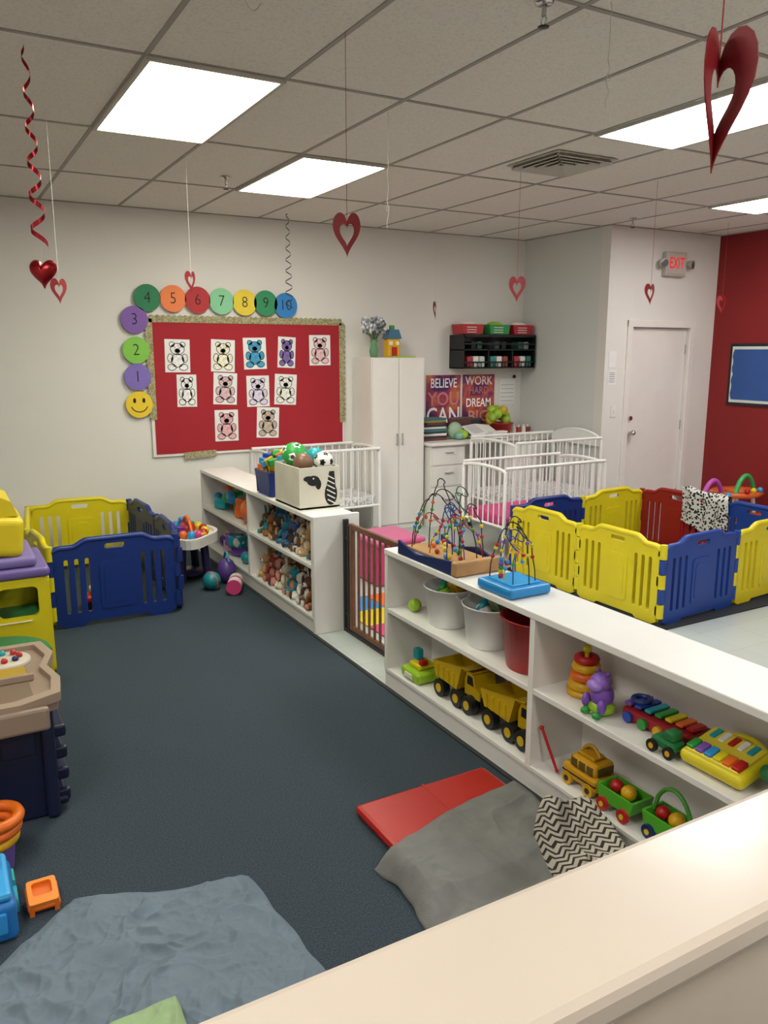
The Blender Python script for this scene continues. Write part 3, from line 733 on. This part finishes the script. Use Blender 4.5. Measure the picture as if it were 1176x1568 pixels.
g2 = P('#1d6b3a'); b.sph((0, 0, .05), (.045, .07, .045), g2); b.sph((0, .07, .07), (.03, .035, .03), g2); b.sph((0, -.075, .03), (.018, .04, .015), g2)
for s_ in (-1, 1):
    for yy in (-.035, .035): b.cyl((s_*.032, yy, 0), (s_*.028, yy, .05), .016, g2)
b.done()
b = B('toy_school_bus').at(2.1, 2.1, ZB); yb = P('#c89412')
b.bx(-.055, .055, -.1, .09, .025, .085, yb, .015); b.bx(-.052, .052, -.09, .05, .08, .135, yb, .018); b.bx(-.03, .03, -.06, .03, .135, .15, yb, .01)
b.tube([(0, -.06+.09*i/8, .148+.03*math.sin(math.pi*i/8)) for i in range(9)], .007, yb)
for i in range(3):
    b.bx(-.0545, .0545, -.075+i*.042, -.045+i*.042, .09, .122, P('#5a4a18'))
b.bx(-.04, .04, .045, .053, .09, .122, P('#5a4a18')); b.bx(-.04, .04, -.093, -.0885, .09, .122, P('#5a4a18')); b.bx(-.0565, .0565, -.095, .085, .05, .056, black)
for yy in (-.06, .055):
    for s_ in (-1, 1): b.cyl((s_*.045, yy, .026), (s_*.062, yy, .026), .026, P('#c9980e')); b.cyl((s_*.06, yy, .026), (s_*.064, yy, .026), .012, dark)
b.done()
def wagon(x, y, handle, load):
    b = B('toy_train_wagon').at(x, y, ZB)
    b.shape([[(-.075, .035), (.075, .035), (.09, .09), (.08, .09), (.068, .045), (-.068, .045), (-.08, .09), (-.09, .09)]], (0, 0, 0), Y_, Z_, .1, P('#50a82a'))
    for s_ in (-1, 1): b.shape([[(-.075, .035), (.075, .035), (.09, .09), (-.09, .09)]], (s_*.05, 0, 0), Y_, Z_, .006, P('#50a82a'))
    for yy in (-.05, .05):
        for s_ in (-1, 1): b.cyl((s_*.05, yy, .026), (s_*.066, yy, .026), .026, load); b.cyl((s_*.065, yy, .026), (s_*.069, yy, .026), .01, yel)
    b.sph((0, -.02, .085), .03, yel2); b.sph((0, .04, .085), .026, red)
    if handle: b.tube([(0, -.08+.16*i/12, .08+.11*math.sin(math.pi*i/12)**.5) for i in range(13)], .008, P('#4a9a34'), 8)
    b.done()
wagon(2.09, 1.9, False, P('#b8202a')); wagon(2.1, 1.69, True, navy)
b = B('toy_drumstick'); b.cyl((2.06, 2.23, ZB+.006), (2.04, 2.31, ZB+.17), .006, red); b.sph((2.04, 2.31, ZB+.17), .01, red); b.done()

# bead mazes on top
ZT = .767
def wires(b, specs, z):
    for (x0, y0, x1, y1, hh, wig, m, bc) in specs:
        pts = []
        for i in range(61):
            t = i/60; e = math.sin(math.pi*t)
            pts.append((x0+(x1-x0)*t+wig*math.sin(t*25)*e, y0+(y1-y0)*t+wig*math.cos(t*18)*e, z+hh*e**.5+wig*.9*math.sin(t*30)*e))
        b.tube(pts, .0028, m, 6)
        for k in range(5): q = pts[(3, 6, 9, 52, 56)[k]]; b.sph(q, .0095, bc[k % len(bc)], n=8)
b = B('bead_maze'); z = ZT
b.bx(2.02, 2.27, 2.9, 3.42, z, z+.035, navy, .01)
b.bx(2.0, 2.285, 2.89, 2.93, z, z+.07, wood, .01); b.shape([[(3.42, z), (2.9, z), (2.9, z+.03), (3.1, z+.07), (3.3, z+.03), (3.42, z+.07)]], (2.275, 0, 0), Y_, Z_, .012, navy)
b.shape([[(3.42, z), (2.9, z), (2.9, z+.07), (3.1, z+.05), (3.25, z+.03), (3.42, z+.07)]], (2.015, 0, 0), Y_, Z_, .012, navy)
b.bx(2.04, 2.25, 2.94, 3.4, z+.035, z+.043, wood)
wk = P('#1a1a22')
wires(b, [(2.08, 3.38, 2.2, 3.0, .30, .02, wk, [green, yel]), (2.22, 3.36, 2.1, 2.96, .22, .03, P('#1f3f9a'), [red, sky]), (2.12, 3.3, 2.14, 3.12, .36, .008, wk, [orange, green]),
    (2.06, 3.2, 2.22, 2.98, .18, .02, red, [yel, purple]), (2.2, 3.15, 2.08, 2.96, .33, .025, P('#1f5f3a'), [red, yel]), (2.1, 3.4, 2.2, 3.25, .16, .02, red, [green, sky]), (2.15, 3.08, 2.2, 2.95, .26, .012, wk, [red, yel]),
    (2.05, 3.35, 2.24, 3.2, .27, .015, wk, [sky, red]), (2.24, 3.25, 2.06, 3.05, .24, .02, P('#1f3f9a'), [yel, green])], z+.04)
for i in range(12): b.sph((2.06+random.random()*.17, 2.97+random.random()*.4, z+.056), .013, random.choice([red, yel, green, sky, orange]), n=8)
b.done()
b = B('bead_maze'); b.box((2.12, 2.62, z+.022), (.22, .24, .044), P('#1f86c9'), .012); b.box((2.12, 2.62, z+.047), (.15, .17, .008), P('#2b9ad8'), .003)
wires(b, [(2.05, 2.7, 2.18, 2.55, .24, .02, wk, [red, yel]), (2.19, 2.7, 2.06, 2.55, .2, .03, P('#1f3f9a'), [green, orange]), (2.12, 2.72, 2.13, 2.53, .27, .012, wk, [yel, purple]), (2.05, 2.6, 2.19, 2.64, .15, .02, yel2, [sky, red])], z+.045)
b.cyl((2.08, 2.66, z+.045), (2.08, 2.66, z+.14), .004, wood)
for i in range(5): b.sph((2.08, 2.66, z+.06+i*.018), .012, [red, yel, green, purple, sky][i], n=8)
b.done()

# ------------------------------------------------------------------ far shelf contents
def plush(b, x, y, z, s, m, m2, yaw=0, lie=0, kind=0):
    T0 = b.T; b.T = Matrix.Translation((x, y, z)) @ Matrix.Rotation(yaw, 4, 'Z') @ Matrix.Rotation(lie, 4, 'Y') @ Matrix.Scale(s, 4)
    b.sph((0, 0, .07), (.05, .055, .07), m, n=12); b.sph((-.02, 0, .07), (.038, .04, .055), m2, n=10); b.sph((-.01, 0, .165), (.048, .052, .046), m, n=12)
    b.sph((-.05, 0, .152), (.024, .026, .02), m2, n=10); b.sph((-.073, 0, .158), .007, black, n=6)
    for k in (-1, 1):
        if kind == 0: b.sph((.0, k*.042, .205), (.012, .02, .022), m, n=8)
        elif kind == 1: b.sph((.0, k*.025, .235), (.012, .014, .05), m, Matrix.Rotation(-k*.2, 3, 'X'), n=8); b.sph((-.01, k*.025, .235), (.006, .008, .04), m2, Matrix.Rotation(-k*.2, 3, 'X'), n=8)
        else: b.sph((.0, k*.06, .16), (.012, .018, .045), m2, Matrix.Rotation(k*.3, 3, 'X'), n=8)
        b.sph((-.048, k*.02, .178), .006, black, n=6)
        b.sph((-.03, k*.06, .09), (.022, .02, .045), m, Matrix.Rotation(k*.5, 3, 'X'), n=8); b.sph((-.055, k*.035, .025), (.05, .024, .024), m, n=8); b.sph((-.1, k*.035, .028), (.012, .02, .024), m2, n=8)
    b.T = T0
FC = {h: M('fur_'+h, '#'+h, .95, var=.2, vs=60, bump=.5, bs=150) for h in ('6a4632', '96663c', 'd0c4ae', '2f8f9c', '4a3a32', '9a3434', 'c29868', 'c8857a', '4a6696', 'e0dcd4')}
def pile(name, y0, y1, z, n, rows, s, pal):
    b = B(name)
    for r in range(rows):
        for i in range(n):
            y = y0+(y1-y0)*(i+.5)/n+random.uniform(-.02, .02)
            a = FC[pal[(i*2+r*3) % len(pal)]]; c = FC[pal[(i*3+r+1) % len(pal)]]
            plush(b, 2.115+.075*(r % 2), y, z+.0+r*.07, s*random.uniform(.85, 1.02), a, c, random.uniform(-.6, .6), 0, (i+r) % 3)
    b.done()
pile('stuffed_animals', 4.57, 5.6, ZM, 8, 2, .84, ['6a4632', '2f8f9c', 'c29868', '4a3a32', 'd0c4ae', '96663c', '4a6696'])
pile('stuffed_animals', 4.58, 5.6, ZB, 8, 2, .95, ['96663c', 'c8857a', '6a4632', '9a3434', 'e0dcd4', 'c29868', '2f8f9c', '4a3a32', 'd0c4ae'])
b = B('plastic_toys'); cols = [teal, orange, yel, sky, red, green, purple]
b.sph((2.13, 5.86, ZM+.11), .11, P('#d8682a'))
for i in range(14):
    y = 5.98+random.random()*.75; x = 2.09+random.random()*.11; m = random.choice(cols[:4]+[green]); k = i % 3; zz = ZM+.055+.07*(i//7)
    if k == 0: b.sph((x, y, zz), .045, m)
    elif k == 1: b.box((x, y, zz), (.09, .12, .085), m, .012, Matrix.Rotation(random.random(), 3, 'Z'))
    else: b.cyl((x, y-.05, zz), (x+.02, y+.06, zz+.03), .038, m)
b.done()
b = B('plastic_toys')
for i in range(14):
    y = 5.78+random.random()*.93; x = 2.09+random.random()*.1; m = random.choice([pink, P('#d9a7c0'), white, teal, purple, yel]); k = i % 3; zz = ZB+.055+.08*(i//8)
    if k == 0: b.sph((x, y, zz), .05, m)
    elif k == 1: b.box((x, y, zz), (.1, .14, .09), m, .015, Matrix.Rotation(random.random(), 3, 'Z'))
    else: b.tor((x, y, zz), .04, .016, m, (1, .3, .2))
b.done()

b = B('storage_cube'); cw = M('cream_fabric', '#d4cebf', .85); x0, x1, y0, y1, z0, z1 = 2.02, 2.31, 4.70, 5.12, .768, 1.04
b.bx(x0, x1, y0, y1, z0, z0+.01, cw)
for a in ((x0, x0+.01, y0, y1), (x1-.01, x1, y0, y1), (x0+.01, x1-.01, y0, y0+.01), (x0+.01, x1-.01, y1-.01, y1)): b.bx(*a, z0, z1, cw)
yk = y0-.0015
b.shape([circ(.1, .185, .045, 20, .034)], (x0, yk, z0), X_, Z_, .003, ink); b.shape([circ(.065, .2, .035, 16, .018)], (x0, yk, z0), X_, Z_, .0032, ink)
b.shape([circ(.135, .16, .02, 16, .035)], (x0, yk, z0), X_, Z_, .0034, ink); b.shape([circ(.1, .2, .006, 10)], (x0, yk-.002, z0), X_, Z_, .002, white)
b.shape([circ(.225, .09, .045, 20, .075)], (x0, yk, z0), X_, Z_, .003, ink); b.shape([[(.19, .12), (.26, .12), (.25, .24), (.215, .24)]], (x0, yk, z0), X_, Z_, .0034, ink)
for i in range(6): b.box((x0+.225, y0-.005, z0+.04+i*.032), (.07-.006*abs(i-2), .001, .008), white, 0, Matrix.Rotation(.5, 3, 'Y'))
b.done()
def ball(name, x, y, z, r, m1, m2):
    b = B(name); b.sph((x, y, z), r, m1, n=24)
    ph = (1+5**.5)/2
    for v in [(0, a, c) for a in (-1, 1) for c in (-ph, ph)]+[(a, c, 0) for a in (-1, 1) for c in (-ph, ph)]+[(c, 0, a) for a in (-1, 1) for c in (-ph, ph)]:
        d = Vector(v).normalized(); R = d.to_track_quat('Z', 'Y').to_matrix(); vs = []
        for rad in (0, .18, .37):
            for i in range(5):
                q = (d+R@Vector((math.cos(i*1.2566)*rad, math.sin(i*1.2566)*rad, 0))).normalized(); vs.append(Vector((x, y, z))+q*r*1.008)
        b.add(vs, [[5+i, 5+(i+1) % 5, 10+(i+1) % 5, 10+i] for i in range(5)]+[[5, 6, 7, 8, 9]], m2, True)
    b.done()
ball('soccer_ball', 2.125, 5.015, 1.085, .09, P('#2f9d45'), P('#f0f2ee'))
ball('soccer_ball', 2.235, 4.785, 1.065, .066, P('#e8e8e4'), black)
b = B('toy_ball'); b.sph((2.236, 4.923, 1.08), .063, teal, n=20); b.done()
b = B('toy_ball'); b.sph((2.098, 4.81, 1.06), .066, P('#7c5a44'), n=20); b.done()
b = B('storage_basket'); b.shape([rr(0, 0, .25, .26, .03)], (2.15, 5.36, .775), X_, Y_, .012, P('#16307a'))
nb = P('#16307a')
for sx in (-1, 1): b.box((2.15+sx*.125, 5.36, .86), (.01, .27, .17), nb, .003, Matrix.Rotation(sx*.12, 3, 'Y')); b.box((2.15, 5.36+sx*.13, .86), (.26, .01, .17), nb, .003, Matrix.Rotation(-sx*.12, 3, 'X'))
b.done()
b = B('building_blocks')
for i in range(110):
    u_, v_ = random.uniform(-1, 1), random.uniform(-1, 1)
    b.box((2.15+.09*u_, 5.36+.1*v_, .83+random.random()*(.27-.08*max(abs(u_), abs(v_)))), (.05, .07, .045), random.choice([yel2, sky, red, green, orange, blue, yel, sky]), .006, Matrix.Rotation(random.random()*3, 3, 'Z') @ Matrix.Rotation(random.uniform(-.5, .5), 3, 'X'))
b.done()

# ------------------------------------------------------------------ things beside the gate
b = B('foam_play_mat'); pc = [pink, yel, sky, green, orange, purple]
for i in range(3):
    for j in range(3): b.bx(2.36+.3*i, 2.655+.3*i, 4.1+.3*j, 4.395+.3*j, 0, .012, pc[(i*2+j) % 6], .003)
b.done()
b = B('pink_storage_bin'); b.bx(2.85, 3.25, 5.15, 5.6, 0, .34, pink, .03); b.bx(2.83, 3.27, 5.13, 5.62, .32, .36, P('#c05886'), .015)
for x in (2.95, 3.05, 3.15): b.bx(x-.02, x+.02, 5.14, 5.15, .08, .26, P('#c8306c'), .004)
b.done()

# ------------------------------------------------------------------ left: activity table and floor toys
b = B('activity_table').at(1.68, 6.18, 0)
pts = []
for i in range(40):
    a = 6.28319*i/40; r = .26+.035*math.cos(3*a); pts.append((math.cos(a)*r*.8, math.sin(a)*r*1.3))
b.shape([pts], (0, 0, .33), X_, Y_, .05, white); b.shape([pts, [(x*.88, y*.9) for x, y in pts]], (0, 0, .365), X_, Y_, .03, white)
for a in range(4): b.cyl((math.cos(.8+a*1.57)*.15, math.sin(.8+a*1.57)*.24, 0), (math.cos(.8+a*1.57)*.12, math.sin(.8+a*1.57)*.2, .32), .032, P('#2a2350'))
b.lathe((0, 0, .03), [(.001, 0), (.12, 0), (.13, .02), (.001, .03)], P('#2a2350'), 20, .9, 1.2)
for i in range(14): a = i*.45; b.sph((math.cos(a)*.13, math.sin(a)*.22, .385), .036, [red, yel, green, orange, sky, pink][i % 6], n=10)
b.tube([(0, -.14+.28*i/12, .39+.1*math.sin(math.pi*i/12)) for i in range(13)], .014, orange, 8); b.sph((0, 0, .4), (.07, .07, .05), P('#b82a2a')); b.box((.02, .14, .42), (.08, .1, .08), sky, .015)
b.cyl((-.08, -.12, .375), (-.08, -.12, .44), .03, P('#6a2fa0')); b.tor((.05, -.2, .39), .035, .012, yel2); b.done()
b = B('toy_ball'); b.sph((1.73, 5.74, .07), .07, P('#1c7f8a'), n=18); b.tor((1.73, 5.74, .07), .069, .006, P('#c95a4a'), (1, .4, .2)); b.done()
b = B('toy_rattle_drum'); b.cyl((1.83, 5.52, .062), (1.91, 5.70, .062), .055, white, n=20); b.cyl((1.823, 5.505, .062), (1.83, 5.52, .062), .0565, pink, n=20); b.cyl((1.865, 5.60, .062), (1.88, 5.63, .062), .0563, pink, n=20); b.done()
b = B('toy_bag'); b.sph((1.89, 5.86, .10), (.075, .08, .1), P('#5a4088')); b.tube([(1.89, 5.80+.12*i/10, .18+.07*math.sin(math.pi*i/10)) for i in range(11)], .01, P('#3f8fa0')); b.done()
b = B('toy_car'); b.at(.9, 5.75, 0); b.bx(-.1, .1, -.07, .07, .03, .1, red, .03); b.bx(-.05, .05, -.06, .06, .1, .15, white, .02)
for sx in (-.06, .06):
    for sy in (-1, 1): b.cyl((sx, sy*.06, .03), (sx, sy*.08, .03), .03, black)
b.done()

# play kitchen / house at the left
b = B('toy_play_kitchen').at(.15, 4.84, 0)
b.shape([rr(0, .285, .62, .57, .03), rr(.16, .44, .2, .17, .03), rr(-.12, .16, .26, .2, .03)], (0, -.24, 0), X_, Z_, .03, yel)
b.shape([rr(0, .285, .46, .57, .03), rr(.02, .44, .26, .17, .03)], (.31, 0, 0), Y_, Z_, .03, yel)
b.bx(-.31, -.28, -.23, .23, 0, .57, yel); b.bx(-.31, .31, .21, .24, 0, .57, yel, .01); b.bx(-.28, .29, -.22, .22, .26, .29, P('#2a7a4a'))
b.bx(-.33, .33, -.27, .26, .57, .63, P('#6d5a9a'), .025); b.bx(-.33, .27, -.25, .24, .63, .69, P('#7a6aa8'), .025); b.bx(-.25, .22, -.262, -.25, .33, .335, white); b.done()
# soft foam seat lying on the kitchen
b = B('foam_seat').at(.15, 4.84, .69)
fy = M('yellow_vinyl_foam', '#d8c01c', .45, var=.04); fo = M('orange_vinyl_foam', '#d4653a', .45, var=.04)
b.box((-.04, -.02, .13), (.52, .42, .22), fy, .04, Matrix.Rotation(.12, 3, 'Y'))
b.shape([[(-.33, .0), (.20, .0), (.17, .08), (.02, .16), (-.12, .3), (-.33, .36)]], (0, -.0, .22), X_, Z_, .4, fy)
b.box((-.08, -.0, .45), (.30, .38, .055), fo, .025, Matrix.Rotation(.75, 3, 'Y')); b.box((-.16, -.0, .55), (.26, .34, .05), P('#c9483c'), .022, Matrix.Rotation(.7, 3, 'Y'))
b.done()
b = B('toddler_table').at(.16, 4.22, 0)
b.lathe((0, 0, .27), [(.001, 0), (.24, 0), (.26, .015), (.25, .035), (.001, .035)], P('#2c7a4e'), 28)
b.lathe((0, 0, 0), [(.001, 0), (.2, 0), (.2, .05), (.07, .09), (.07, .27), (.001, .27)], P('#b9a27c'), 20)
for a in range(3): b.cyl((math.cos(a*2.1+.3)*.2, math.sin(a*2.1+.3)*.2, 0), (math.cos(a*2.1+.3)*.2, math.sin(a*2.1+.3)*.2, .27), .03, teal)
b.done()
b = B('toy_tree_stump').at(.05, 4.13, .306)
tn = P('#a08a74', .6); b.lathe((0, 0, 0), [(.001, 0), (.12, 0), (.1, .06), (.09, .2), (.12, .26), (.12, .3), (.085, .3), (.001, .27)], tn, 18); b.sph((.05, -.06, .17), (.03, .03, .04), P('#8a7050')); b.done()

# workbench
b = B('toy_workbench').at(-.03, 3.37, 0); nv = P('#121b3a', .45)
b.bx(-.4, .30, -.27, -.24, 0, .44, nv, .01); b.bx(-.4, .30, .24, .27, 0, .44, nv, .01); b.bx(-.4, -.37, -.24, .24, 0, .44, nv)
b.bx(.27, .32, -.30, -.2, 0, .45, nv, .015); b.bx(.27, .32, .2, .3, 0, .45, nv, .015); b.bx(-.37, .36, -.25, .25, .02, .06, nv, .015); b.bx(-.37, .36, -.24, .24, .21, .245, nv, .012)
for z in (.12, .3): b.bx(.3, .37, -.22, .22, z, z+.03, nv, .01)
for z in (.03, .12, .21, .3): b.box((.34, -.23, z+.03), (.05, .03, .05), nv, .01)
b.bx(.27, .315, -.22, .22, .36, .45, nv, .01); b.box((.322, -.1, .405), (.006, .16, .065), paper, 0, Matrix.Rotation(.15, 3, 'X'))
for k in range(4): b.bx(-.38+.17*k, -.26+.17*k, -.276, -.268, .27, .40, nv, .005)
tb = P('#8c7868', .55)
out = [(-.42, -.34), (.2, -.36), (.34, -.3), (.36, -.15), (.33, .0), (.37, .14), (.34, .3), (-.42, .32)]
b.shape([out], (0, 0, .475), X_, Y_, .05, tb); b.shape([[(x*1.03, y*1.03) for x, y in out], [(x*.94, y*.9) for x, y in out]], (0, 0, .502), X_, Y_, .035, P('#988472', .55))
b.box((0, -.375, .455), (.6, .03, .09), tb, .012)
b.bx(-.02, .26, -.3, -.12, .498, .506, P('#766454'), .003); b.bx(-.04, .28, -.1, -.085, .5, .53, P('#988472'), .005)
b.lathe((.2, .15, .502), [(.001, .018), (.085, .018), (.095, .012), (.095, 0)], P('#c0b6a6'), 24); b.box((.18, .0, .508), (.16, .09, .014), P('#a8882c'), .005)
for i in range(7): a = i*.9; b.sph((.2+.05*math.cos(a), .15+.05*math.sin(a), .527), .014, [red, P('#b8202a'), teal, red, yel, red, navy][i], n=8)
b.done()

# toys bottom left
b = B('stacking_hoops'); 
for i, (m, dz) in enumerate(((yel2, .12), (orange, .155), (P('#d86a18'), .19))): b.tor((.03+.01*i, 2.85, dz), .08, .02, m)
b.cyl((.03, 2.85, 0), (.03, 2.85, .13), .07, P('#6a4fa0'), .085, n=18); b.cyl((.03, 2.85, .0), (.03, 2.85, .2), .02, yel); b.done()
b = B('toy_activity_cube').at(-.02, 2.57, 0)
b.bx(-.12, .1, -.14, .12, 0, .13, P('#1d6fb8'), .02); b.bx(-.11, .09, -.13, .11, .13, .16, P('#3aa0dc'), .015); b.bx(-.08, .07, .0, .09, .16, .19, purple, .015); b.tor((0, -.06, .17), .045, .012, P('#8a5ac0'))
b.sph((.0, .05, .2), .03, P('#d14f9a')); b.cyl((.095, -.05, .08), (.108, -.05, .08), .04, teal); b.box((.102, .06, .07), (.012, .07, .06), P('#28b0a0'), .004)
b.box((.0, -.142, .07), (.14, .012, .07), P('#2f8fd8'), .006); b.done()
b = B('orange_toy_flap').at(.162, 2.565, 0)
b.box((0, 0, .03), (.1, .10, .02), orange, .008, Matrix.Rotation(.25, 3, 'X')); b.shape([rr(0, 0, .09, .10, .01), rr(0, .01, .06, .055, .01)], (0, 0, .045), X_, Vector((0, .97, .24)), .02, P('#f08a2c')); b.bx(-.045, -.03, -.05, .05, 0, .04, orange); b.bx(.03, .045, -.05, .05, 0, .04, orange); b.done()

# ------------------------------------------------------------------ world, camera
w = bpy.data.worlds.new('world'); sc.world = w; w.use_nodes = True
w.node_tree.nodes['Background'].inputs[0].default_value = (.8, .85, .9, 1); w.node_tree.nodes['Background'].inputs[1].default_value = .05
try:
    sc.view_settings.view_transform = 'Standard'; sc.view_settings.look = 'None'; sc.view_settings.exposure = 0
except Exception: pass
cd = bpy.data.cameras.new('camera'); cd.sensor_fit = 'VERTICAL'; cd.sensor_height = 36; cd.lens = 1222/1568*36; cd.clip_start = .02
co = bpy.data.objects.new('camera', cd); COL.objects.link(co); co.location = (0, 0, 1.78)
co.rotation_euler = (math.radians(90)-math.atan(246/1222.), 0, -math.radians(29.4))
sc.camera = co
